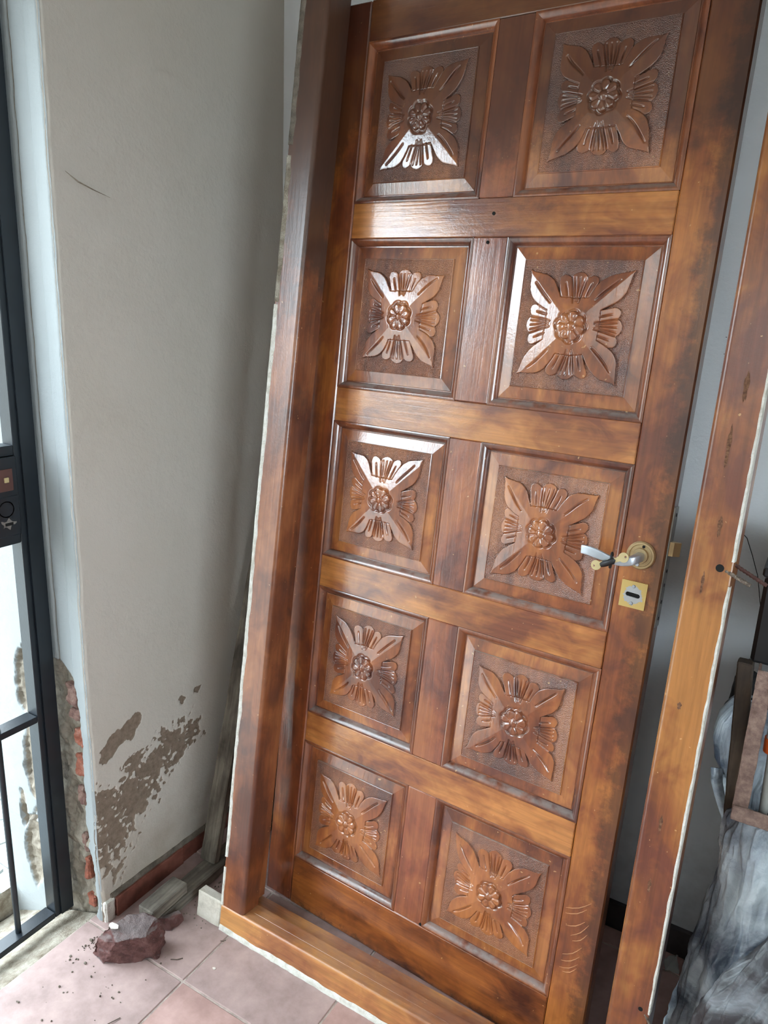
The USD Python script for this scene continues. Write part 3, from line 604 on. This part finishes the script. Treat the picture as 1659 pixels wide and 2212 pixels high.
for i in range(39):
    for j in range(16):
        k = (j + 1) % 16; Lf += [[i * 16 + j, i * 16 + k, (i + 1) * 16 + k], [i * 16 + j, (i + 1) * 16 + k, (i + 1) * 16 + j]]
for j in range(1, 15): Lf += [[0, j + 1, j], [39 * 16, 39 * 16 + j, 39 * 16 + j + 1]]
lev = trimesh.Trimesh(Lv, np.array(Lf), process=False)
if lev.volume < 0: lev.invert()
obj('lever', lev, m_chrome, door, smooth=40)
# keyhole plate and lock
pl = shapely.box(0.7385, 0.9275, 0.7825, 0.9745)
slot = shapely.LineString([(0.7515, 0.951), (0.7685, 0.950)]).buffer(0.0038)
pm = trimesh.creation.extrude_polygon(pl.difference(slot), 0.004, engine='earcut')
ep = obj('keyhole_plate', pm, m_plate, door, smooth=False)
obj('keyhole_slot', disc((0.760, 0.9505), 0.0135, 0.0002, 0.0006, 24, 0.0001), m_hole, ep)
for b in (0.9655, 0.9355): obj('screw', disc((0.7595, b), 0.0031, 0.003, 0.0049, 20, 0.0006), m_chrome, ep)
lf = obj('lock_faceplate', cbox((W - 0.001, 0.900, -0.030), (W + 0.0022, 1.112, -0.006), 0.0008), m_steel, door)
for b in (0.915, 0.945, 0.975, 1.0, 1.098): obj('screw', trimesh.creation.cylinder(radius=0.003, height=0.0012, sections=14, transform=trimesh.transformations.translation_matrix([W + 0.0025, b, -0.018]) @ trimesh.transformations.rotation_matrix(math.pi / 2, [0, 1, 0])), m_black, lf)
obj('latch_bolt', prism([(W + 0.002, -0.024), (W + 0.018, -0.022), (W + 0.018, -0.020), (W + 0.009, -0.010), (W + 0.002, -0.008)], 1.028, 1.052, (0, 2, 1)), m_brass, lf)

# keys taped to the lever
ky = thing('taped_keys', 'two brass keys bound with black tape to the door lever', 'keys', DM)
def key(c, ang, z, ln=0.028):
    bow = shapely.union_all([shapely.Point(0, 0).buffer(0.0085, 6), shapely.box(0.004, -0.0042, ln, 0.0042)]).difference(shapely.Point(-0.0035, 0).buffer(0.0019))
    for q in (0.012, 0.017, 0.022): bow = bow.difference(shapely.Point(q, -0.0046).buffer(0.0017))
    m = trimesh.creation.extrude_polygon(bow, 0.0022, engine='earcut')
    m.apply_transform(trimesh.transformations.rotation_matrix(ang, [0, 0, 1])); m.apply_translation([c[0], c[1], z]); return m
obj('key', key((0.7045, 0.9995), 0.45, 0.0545, 0.03), m_brass_pale, ky)
obj('key', key((0.7485, 1.0225), math.pi + 0.5, 0.0560, 0.028), m_brass_pale, ky)
obj('tape', tube([[0.713, 1.0015, 0.055], [0.719, 1.0055, 0.0565], [0.725, 1.0085, 0.057], [0.731, 1.0125, 0.057], [0.7335, 1.0165, 0.056]], [0.0042, 0.0056, 0.0052, 0.0058, 0.004], 12), m_black, ky, smooth=50)
lo = tube([[0.7265 + 0.0016 * math.sin(a), 1.012 + 0.0125 * math.cos(a), 0.049 + 0.0085 * math.sin(a)] for a in np.linspace(0, 2 * math.pi, 25)], 0.0022, 8)
obj('tape', lo, m_black, ky, smooth=50)

# ------------------------------------------------------------------ the door frame leaning in front of the door
WF, JW = 0.9241, 0.065
fr = thing('door_frame', 'loose wooden door frame with plaster-crusted edges leaning around the carved door', 'door frame', FM)
def arc(cx, cy, r, a0, a1, n=6): return [(cx + r * math.cos(a), cy + r * math.sin(a)) for a in np.linspace(a0, a1, n)]
jp = [(0, -0.09), (0, -0.001), (0.002, 0)] + arc(JW - 0.009, -0.009, 0.009, math.pi / 2, 0) + [(JW, -0.053), (JW - 0.013, -0.053), (JW - 0.013, -0.09)]
FT = 2.10
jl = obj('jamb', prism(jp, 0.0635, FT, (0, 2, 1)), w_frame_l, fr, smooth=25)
jr = obj('jamb', prism([(WF - a, b) for a, b in jp][::-1], 0.0635, FT, (0, 2, 1)), w_frame_r, fr, smooth=25)
hp = [(FT - 0.0002, -0.09), (FT - 0.0002, 0), (2.045, 0), (2.04, -0.004), (2.04, -0.053), (2.055, -0.053), (2.055, -0.09)]
obj('head', prism(hp, JW + 0.0005, WF - JW - 0.0005, (1, 2, 0)), w_frame_r, fr)
sp = [(0.0, -0.10), (0.0, -0.002), (0.004, 0)] + arc(0.063 - 0.006, -0.006, 0.006, 0, math.pi / 2)[::-1] + [(0.063, -0.0245), (0.0615, -0.0255), (0.0625, -0.0265), (0.062, -0.053), (0.047, -0.054), (0.047, -0.10)]
sill = obj('sill', prism(sp, 0.0, WF, (1, 2, 0)), w_sill, fr, smooth=25)
obj('horn', roughen(cbox((-0.074, 0.0, -0.026), (-0.0002, 0.0665, 0.001), 0.003), 0.012, 0.002, 35, 6), m_horn, sill, smooth=40, label='plaster-coated end of the sill')
# plaster left on the outer edges
def crust(v0, v1, wfun, side, seed, mat, nm='plaster_crust', thick=0.0022):
    vv = np.arange(v0, v1, 0.006); s = np.linspace(0, 1, 6)
    p = np.stack([vv * 30, vv * 0 + seed, vv * 0], -1)
    w = np.maximum(wfun(vv) + (0.007 if side == 'l' else 0.004) * (meshkit.fbm(p, 4, seed) - 0.5), 0.0015)
    Sg, Vg = np.meshgrid(s, vv, indexing='ij'); Wg = np.tile(w, (6, 1))
    u = -0.002 + Sg * (Wg + 0.002)
    zz = thick * (1 - Sg ** 3) * (0.6 + 0.8 * meshkit.fbm(np.stack([Sg * 3, Vg * 90, Sg * 0 + seed], -1), 3, seed)) + 0.0002
    zz[0] = -0.012; zz[-1] = -0.0008
    if side == 'l': uu, fl_ = u, True
    else: uu, fl_ = WF - u, False
    P_ = np.stack([uu, Vg, zz], -1).reshape(-1, 3); f = grid_faces(6, len(vv))
    return (P_, f if fl_ else f[:, ::-1])
obj('plaster_crust', crust(0.064, 0.163, lambda v: 0.006 + 0 * v, 'l', 1, None), m_plaster_w, jl, smooth=True)
obj('plaster_crust', crust(0.185, 1.42, lambda v: np.interp(v, [0.18, 0.3, 1.42], [0.008, 0.0075, 0.010]), 'l', 2, None), m_plaster_w, jl, smooth=True)
obj('bare_edge', crust(1.42, 1.706, lambda v: 0.012 + 0 * v, 'l', 3, None), m_mortar, jl, smooth=True)
obj('bare_edge', crust(1.722, 2.095, lambda v: 0.013 + 0 * v, 'l', 4, None), m_mortar_d, jl, smooth=True)
obj('plaster_crust', crust(0.30, 1.035, lambda v: 0.0035 + 0 * v, 'r', 5, None, thick=0.0012), m_plaster_w, jr, smooth=True)
obj('plaster_crust', crust(1.07, 1.45, lambda v: 0.0035 + 0 * v, 'r', 6, None, thick=0.0012), m_plaster_w, jr, smooth=True)
# under the sill
uu = np.arange(0.0, WF, 0.006); pz = np.stack([uu * 20, uu * 0 + 8, uu * 0], -1)
hgt = 0.010 + 0.010 * (meshkit.fbm(pz, 4, 14) - 0.35); ss = np.linspace(0, 1, 6)
Sg, Ug = np.meshgrid(ss, uu, indexing='ij')
zz = 0.003 * (1 - Sg ** 3) * (0.5 + meshkit.fbm(np.stack([Sg * 3, Ug * 70, Sg * 0], -1), 3, 15)); zz[-1] = -0.001
P_ = np.stack([Ug, Sg * hgt[None], zz + 0.0003], -1).reshape(-1, 3)
obj('plaster_crust', (P_, grid_faces(6, len(uu))[:, ::-1]), m_plaster_w, sill, smooth=True)
# anchor rods, dents
def twist(p0, p1, r, n=40):
    p0, p1 = np.array(p0), np.array(p1); t = np.linspace(0, 1, n)[:, None]
    return tube(p0 + (p1 - p0) * t, r * (1 + 0.14 * np.sin(np.arange(n) * 1.6)), 8)
obj('anchor_rod', twist((0.906, 1.058, -0.004), (0.952, 1.041, 0.004), 0.0030), m_rod, jr, smooth=50)
obj('anchor_rod', twist((0.922, 1.062, -0.035), (0.972, 1.040, -0.030), 0.0030), m_rustplate, jr, smooth=50)
obj('anchor_rod', twist((0.910, 0.304, -0.004), (0.944, 0.268, 0.006), 0.0022), m_rod, jr, smooth=50)
for a, b, r in ((0.9065, 1.0575, 0.006), (0.9095, 0.303, 0.0038)):
    obj('anchor_hole', disc((a, b), r, -0.004, 0.0003, 20, 0.0001), m_hole, jr)
for (a, b, l_, w_) in [(0.897, 1.33, 0.022, 0.0035), (0.888, 1.24, 0.032, 0.0028), (0.896, 1.12, 0.016, 0.003), (0.886, 1.03, 0.018, 0.002), (0.885, 0.83, 0.006, 0.003), (0.889, 0.63, 0.014, 0.0025), (0.889, 0.52, 0.012, 0.0025)]:
    o = [(a + w_ * (1 + .3 * math.sin(5 * t)) * math.cos(t), b + l_ * math.sin(t) * (1 + .15 * math.cos(7 * t))) for t in np.linspace(0, 2 * math.pi, 20)[:-1]]
    obj('dent', prism(o, -0.001, 0.0003, (0, 1, 2)), m_dent, jr)

# ------------------------------------------------------------------ boards behind the door
bdark = obj('dark_board', cbox((0.05, -0.10, 0.0), (0.62, -0.082, 0.475), 0.002), w_dark); tag(bdark, 'low black board standing behind the carved door', 'board')
cb = obj('black_cable', tube([[0.062, -0.075, 0.476], [0.060, -0.07, 0.55], [0.066, -0.06, 0.65], [0.080, -0.05, 0.75], [0.10, -0.02, 0.86]], 0.004, 8), m_black, None, smooth=50); tag(cb, 'thin black cable hanging behind the left edge of the carved door', 'cable')

# ------------------------------------------------------------------ planks and rubble by the left wall
def plank(name, p0, p1, wdir, w, t, label, seed):
    """a board whose top face runs from p0 to p1 (one edge), width along wdir, thickness t below"""
    p0, p1, wd = np.array(p0, float), np.array(p1, float), np.array(wdir, float)
    y = p1 - p0; L = np.linalg.norm(y); y /= L; wd -= y * (wd @ y); wd /= np.linalg.norm(wd); z = np.cross(wd, y)
    if z[2] < 0 and abs(y[2]) < 0.7: z = -z; wd_ = wd
    m = roughen(cbox((0, 0, -t), (w, L, 0), 0.0025), 0.02, 0.0016, 30, seed)
    root = thing(name, label, 'plank', gf(wd, y, np.cross(wd, y), p0))
    if np.cross(wd, y)[2] < 0 and abs(y[2]) < 0.7: m.vertices = m.vertices * [1, 1, -1]; m.invert()
    obj('timber', m, w_weather, root, smooth=35)
    return root
plank('floor_plank', (0.070, -0.585, 0.0285), (0.070, -0.12, 0.0285), (1, 0, 0), 0.052, 0.028, 'long grey weathered plank lying on the floor along the red skirting', 1)
plank('short_plank', (0.074, -0.617, 0.0575), (0.071, -0.506, 0.0575), (1, 0, 0), 0.047, 0.028, 'short grey offcut lying on top of the long floor plank', 2)
lp = plank('leaning_plank', (0.062, -0.408, 0.033), (0.022, -0.085, 1.05), (1, 0, 0), 0.048, 0.022, 'upright grey weathered plank leaning in the corner behind the frame', 3)

def hull_rock(pts, edge, amp, freq, seed):
    m = trimesh.convex.convex_hull(np.array(pts)); m = m.subdivide_to_size(edge, max_iter=12); m.merge_vertices()
    nn = m.vertex_normals; d = meshkit.fbm(m.vertices * freq, 5, seed) - 0.55
    ridg = np.abs(meshkit.fbm(m.vertices * freq * 0.45, 3, seed + 9) - 0.5) * 2
    v = m.vertices + nn * (d * amp * 1.7 - (1 - ridg) ** 6 * amp * 0.25)[:, None]; v[:, 2] = np.maximum(v[:, 2], 0.0005); m.vertices = v
    return m
rk = hull_rock([(0.100, -0.667, 0.085), (0.125, -0.641, 0.086), (0.150, -0.631, 0.080), (0.168, -0.680, 0.070), (0.147, -0.697, 0.071), (0.122, -0.722, 0.065), (0.069, -0.730, 0.048), (0.089, -0.710, 0.080), (0.048, -0.726, 0), (0.092, -0.733, 0), (0.136, -0.700, 0), (0.179, -0.661, 0), (0.178, -0.633, 0.02), (0.164, -0.627, 0.06), (0.10, -0.63, 0), (0.16, -0.618, 0), (0.05, -0.69, 0)], 0.004, 0.008, 55, 3)
tag(obj('rubble_chunk', rk, m_rock, None, smooth=35), 'large broken chunk of red brick with a dusty top on the tiled floor', 'rubble')
rk2 = hull_rock([(0.112, -0.606, 0.0), (0.150, -0.588, 0.0), (0.150, -0.550, 0.0), (0.128, -0.552, 0.0), (0.110, -0.594, 0.022), (0.140, -0.556, 0.030), (0.134, -0.586, 0.028), (0.148, -0.556, 0.024)], 0.004, 0.004, 60, 8)
tag(obj('rubble_chunk', rk2, m_rock, None, smooth=35), 'small red brick fragment behind the large chunk', 'rubble')
def flat_chip(cx, cy, z, r, mat, seed):
    rr = np.random.default_rng(seed); o = [(cx + r * rr.uniform(.6, 1.2) * math.cos(a) * 1.3, cy + r * rr.uniform(.6, 1.2) * math.sin(a) * .7) for a in np.linspace(0, 2 * math.pi, 9)[:-1]]
    return obj('paint_chip', prism(o, z, z + 0.0012, (0, 1, 2)), mat)
tag(flat_chip(0.100, -0.705, 0.0835, 0.011, m_chip, 1), 'cream paint flake lying on the red rubble chunk', 'paint flake')
tag(flat_chip(0.300, -0.61, 0.0002, 0.004, m_chip, 2), 'tiny white chip on the floor tile in front of the sill', 'chip')
for (p0, p1, lab) in [((0.205, -0.645, .0015), (0.225, -0.628, .0015), 'short dark twig lying right of the rubble chunk'), ((0.262, -0.548, .0015), (0.270, -0.540, .0015), 'tiny dark twig beside the plastered end of the sill'), ((0.20, -0.845, .0015), (0.225, -0.80, .0015), 'longer dry grass stem on the tiles at the lower left')]:
    a, b = np.array(p0), np.array(p1); mid = (a + b) / 2 + [0.003, -0.002, 0.001]
    tag(obj('twig', tube([a, mid, b], 0.0009, 6), m_twig), lab, 'twig')
cr = np.random.default_rng(12); parts = []
for k in range(330):
    if k < 150: x, y = cr.normal(0.03, 0.035), cr.normal(-0.70, 0.03)
    elif k < 240: x, y = cr.uniform(0.0, 0.2), cr.uniform(-0.9, -0.42)
    else: x, y = cr.normal(0.13, 0.03), cr.normal(-0.46, 0.05)
    if x < 0.013 or (0.04 < x < 0.18 and -0.74 < y < -0.55) or (x < 0.126 and y > -0.62): continue
    s = cr.uniform(0.0008, 0.0026) * (1.6 if k < 60 else 1.0); g = trimesh.creation.icosphere(0, s); g.vertices *= cr.uniform(.6, 1.3, 3); g.apply_translation([x, y, s * 0.55]); parts.append(g)
tag(obj('mortar_crumbs', cat_(*parts), m_mortar_d), 'crumbs of fallen mortar scattered on the tiles by the left wall', 'crumbs', kind='stuff')

# ------------------------------------------------------------------ right side: polythene, rusty frame, dark boards
def sheet(zz_, xl, yfront, cx, depth, folds, seed, mat_, name, parent=None, a0=-0.2, a1=3.5, amp=0.014, na_=150):
    nz_ = 200; z = np.linspace(zz_[0], zz_[-1], nz_); left = np.interp(z, zz_, xl); yf = np.interp(z, zz_, yfront)
    t = np.linspace(a0, a1, na_); TT, Z2 = np.meshgrid(t, z, indexing='ij')
    rx = (cx - left)[None]; ry = (-yf)[None] - depth
    cxx = np.cos(TT); syy = np.sin(TT)
    sq = lambda q: np.sign(q) * np.abs(q) ** 0.75
    x = cx - rx * sq(cxx); y = -depth - ry * sq(syy)
    p = np.stack([TT * folds, Z2 * 5.5, TT * 0 + seed], -1)
    f1 = meshkit.fbm(p, 3, seed); rid = 1 - np.abs(f1 - 0.5) * 4
    f2 = 1 - np.abs(meshkit.fbm(np.stack([TT * folds * 1.6 + Z2 * 6, Z2 * 10 - TT * 2, TT * 0], -1), 3, seed + 7) - 0.5) * 4
    d = amp * (np.clip(rid, -1, 1) * 0.7 + 0.5 * np.clip(f2, -1, 1)) - amp * 0.6
    x = x - d * cxx; y = y - d * syy
    V_ = np.stack([x, y, Z2], -1).reshape(-1, 3)
    return (V_, grid_faces(na_, nz_)[:, ::-1])
zt = [0.0, 0.08, 0.181, 0.25, 0.357, 0.462, 0.52, 0.57, 0.60, 0.63, 0.642]
xl = [1.176, 1.178, 1.182, 1.189, 1.197, 1.211, 1.215, 1.213, 1.212, 1.216, 1.235]
yf = [-0.50, -0.50, -0.49, -0.485, -0.47, -0.45, -0.43, -0.415, -0.405, -0.395, -0.39]
pb = thing('plastic_bag', 'large dusty grey polythene bag slumped on the floor at the right edge', 'plastic bag')
obj('bag_body', sheet(zt, xl, yf, 1.42, 0.345, 5.0, 3, m_film, '', a0=0.0, a1=3.14), m_film, pb, smooth=True)
pb = thing('plastic_bag', 'pale knotted plastic bag with loop handles rising behind the dark post', 'plastic bag')
obj('bag_body', sheet([0.0, 0.3, 0.50, 0.549, 0.60, 0.628, 0.66, 0.70, 0.735, 0.762, 0.772], [1.25, 1.235, 1.212, 1.202, 1.186, 1.194, 1.172, 1.164, 1.169, 1.186, 1.215], [-0.285, -0.285, -0.285, -0.285, -0.285, -0.28, -0.285, -0.29, -0.285, -0.27, -0.25], 1.232, 0.22, 4.0, 21, m_film, '', a0=-0.4, a1=3.6, amp=0.006), m_film, pb, smooth=True)
obj('handle_loop', tube([[1.182, -0.28, 0.655], [1.186, -0.29, 0.635], [1.195, -0.292, 0.61], [1.206, -0.29, 0.585], [1.216, -0.285, 0.56]], [0.010, 0.0095, 0.0085, 0.009, 0.008], 10), m_film, pb, smooth=True)
dk = sheet([0.0, 0.3, 0.40, 0.462, 0.52, 0.575, 0.60], [1.195, 1.215, 1.236, 1.256, 1.28, 1.30, 1.325], [-0.60, -0.60, -0.595, -0.59, -0.58, -0.565, -0.55], 1.62, 0.515, 6.0, 11, m_film_d, '', a0=0.0, a1=3.14)
tag(obj('dark_bag', dk, m_film_d, None, smooth=True), 'blackish crumpled plastic bag in front of the grey polythene in the bottom right corner', 'plastic bag')
tag(obj('dark_bag', sheet([0.0, 0.3, 0.6, 0.68, 0.72, 0.765, 0.788, 0.798], [1.24, 1.22, 1.19, 1.176, 1.174, 1.177, 1.185, 1.20], [-0.175] * 8, 1.25, 0.12, 4.0, 31, m_black, '', a0=-0.4, a1=3.6, amp=0.003), m_black, None, smooth=True), 'black bag whose rim shows above the pale knotted bag', 'plastic bag')
rf = thing('rusty_frame', 'rusty steel angle frame propped on the bags at the right edge', 'metal frame')
ry = -0.40
def angle(a, b, x0, z0, x1, z1): return roughen(cbox((x0, ry - 0.003, z0), (x1, ry + 0.004, z1), 0.001), 0.012, 0.0012, 60, 3)
obj('upright', roughen(cbox((1.221, ry, 0.648), (1.2415, ry + 0.004, 0.905), 0.001), 0.01, 0.0014, 70, 1), m_rust, rf, smooth=40)
obj('upright', roughen(cbox((1.219, ry, 0.648), (1.2225, ry + 0.03, 0.905), 0.001), 0.01, 0.0014, 70, 2), m_rust, rf, smooth=40)
obj('bottom_bar', roughen(cbox((1.2195, ry - 0.0035, 0.646), (1.62, ry + 0.001, 0.672), 0.001), 0.012, 0.0014, 70, 4), m_rust, rf, smooth=40)
obj('bottom_bar', roughen(cbox((1.2215, ry, 0.646), (1.62, ry + 0.03, 0.6495), 0.001), 0.012, 0.0014, 70, 5), m_rust, rf, smooth=40)
obj('upright', roughen(cbox((1.60, ry, 0.648), (1.62, ry + 0.03, 0.905), 0.001), 0.012, 0.0014, 70, 6), m_rust, rf, smooth=40)
pm_ = roughen(cbox((0, -0.333, 0.0), (0.024, -0.309, 0.882), 0.002), 0.02, 0.002, 40, 7); vv = pm_.vertices; vv[:, 0] += 1.252 - 0.066 * vv[:, 2] / 0.882; pm_.vertices = vv
pt = obj('dark_post', pm_, w_post, None, smooth=35); tag(pt, 'dark worn timber post standing behind the rusty frame', 'post')
bx = thing('black_crate', 'black box high at the right edge resting on the dark post', 'box')
obj('body', cbox((1.203, -0.33, 0.8845), (1.50, -0.10, 1.03), 0.006), m_black, bx)
obj('rim', cbox((1.199, -0.334, 1.03), (1.504, -0.096, 1.045), 0.003), m_black, bx)
gtb = thing('grey_tube', 'grey tube with an orange collar standing inside the rusty frame', 'tube')
gx, gy = 1.259, -0.372
obj('tube_body', trimesh.creation.cylinder(radius=0.0065, segment=[[gx + 0.004, gy, 0.6505], [gx, gy, 0.765]], sections=20), m_greytube, gtb, smooth=40)
obj('collar', trimesh.creation.cylinder(radius=0.0135, segment=[[gx, gy, 0.765], [gx - 0.001, gy, 0.788]], sections=24), m_orange, gtb, smooth=40)
obj('white_cap', trimesh.creation.cylinder(radius=0.011, segment=[[gx - 0.001, gy, 0.788], [gx - 0.003, gy, 0.86]], sections=24), m_whitetube, gtb, smooth=40)
thd = obj('black_thread', tube([[1.135, -0.03, 1.02], [1.150, -0.04, 1.01], [1.165, -0.06, 0.985], [1.182, -0.09, 0.955], [1.197, -0.105, 0.9]], 0.0008, 5), m_black); tag(thd, 'thin black thread hanging on the wall beside the black box', 'thread')
lfp = hull_rock([(1.14, -0.07, 0.0), (1.17, -0.06, 0.0), (1.16, -0.04, 0.0), (1.145, -0.05, 0.03), (1.16, -0.055, 0.045), (1.13, -0.05, 0.01)], 0.004, 0.006, 70, 4)
tag(obj('crumpled_litter', lfp, m_greytube, None, smooth=30), 'crumpled grey scrap on the floor behind the right jamb', 'litter')
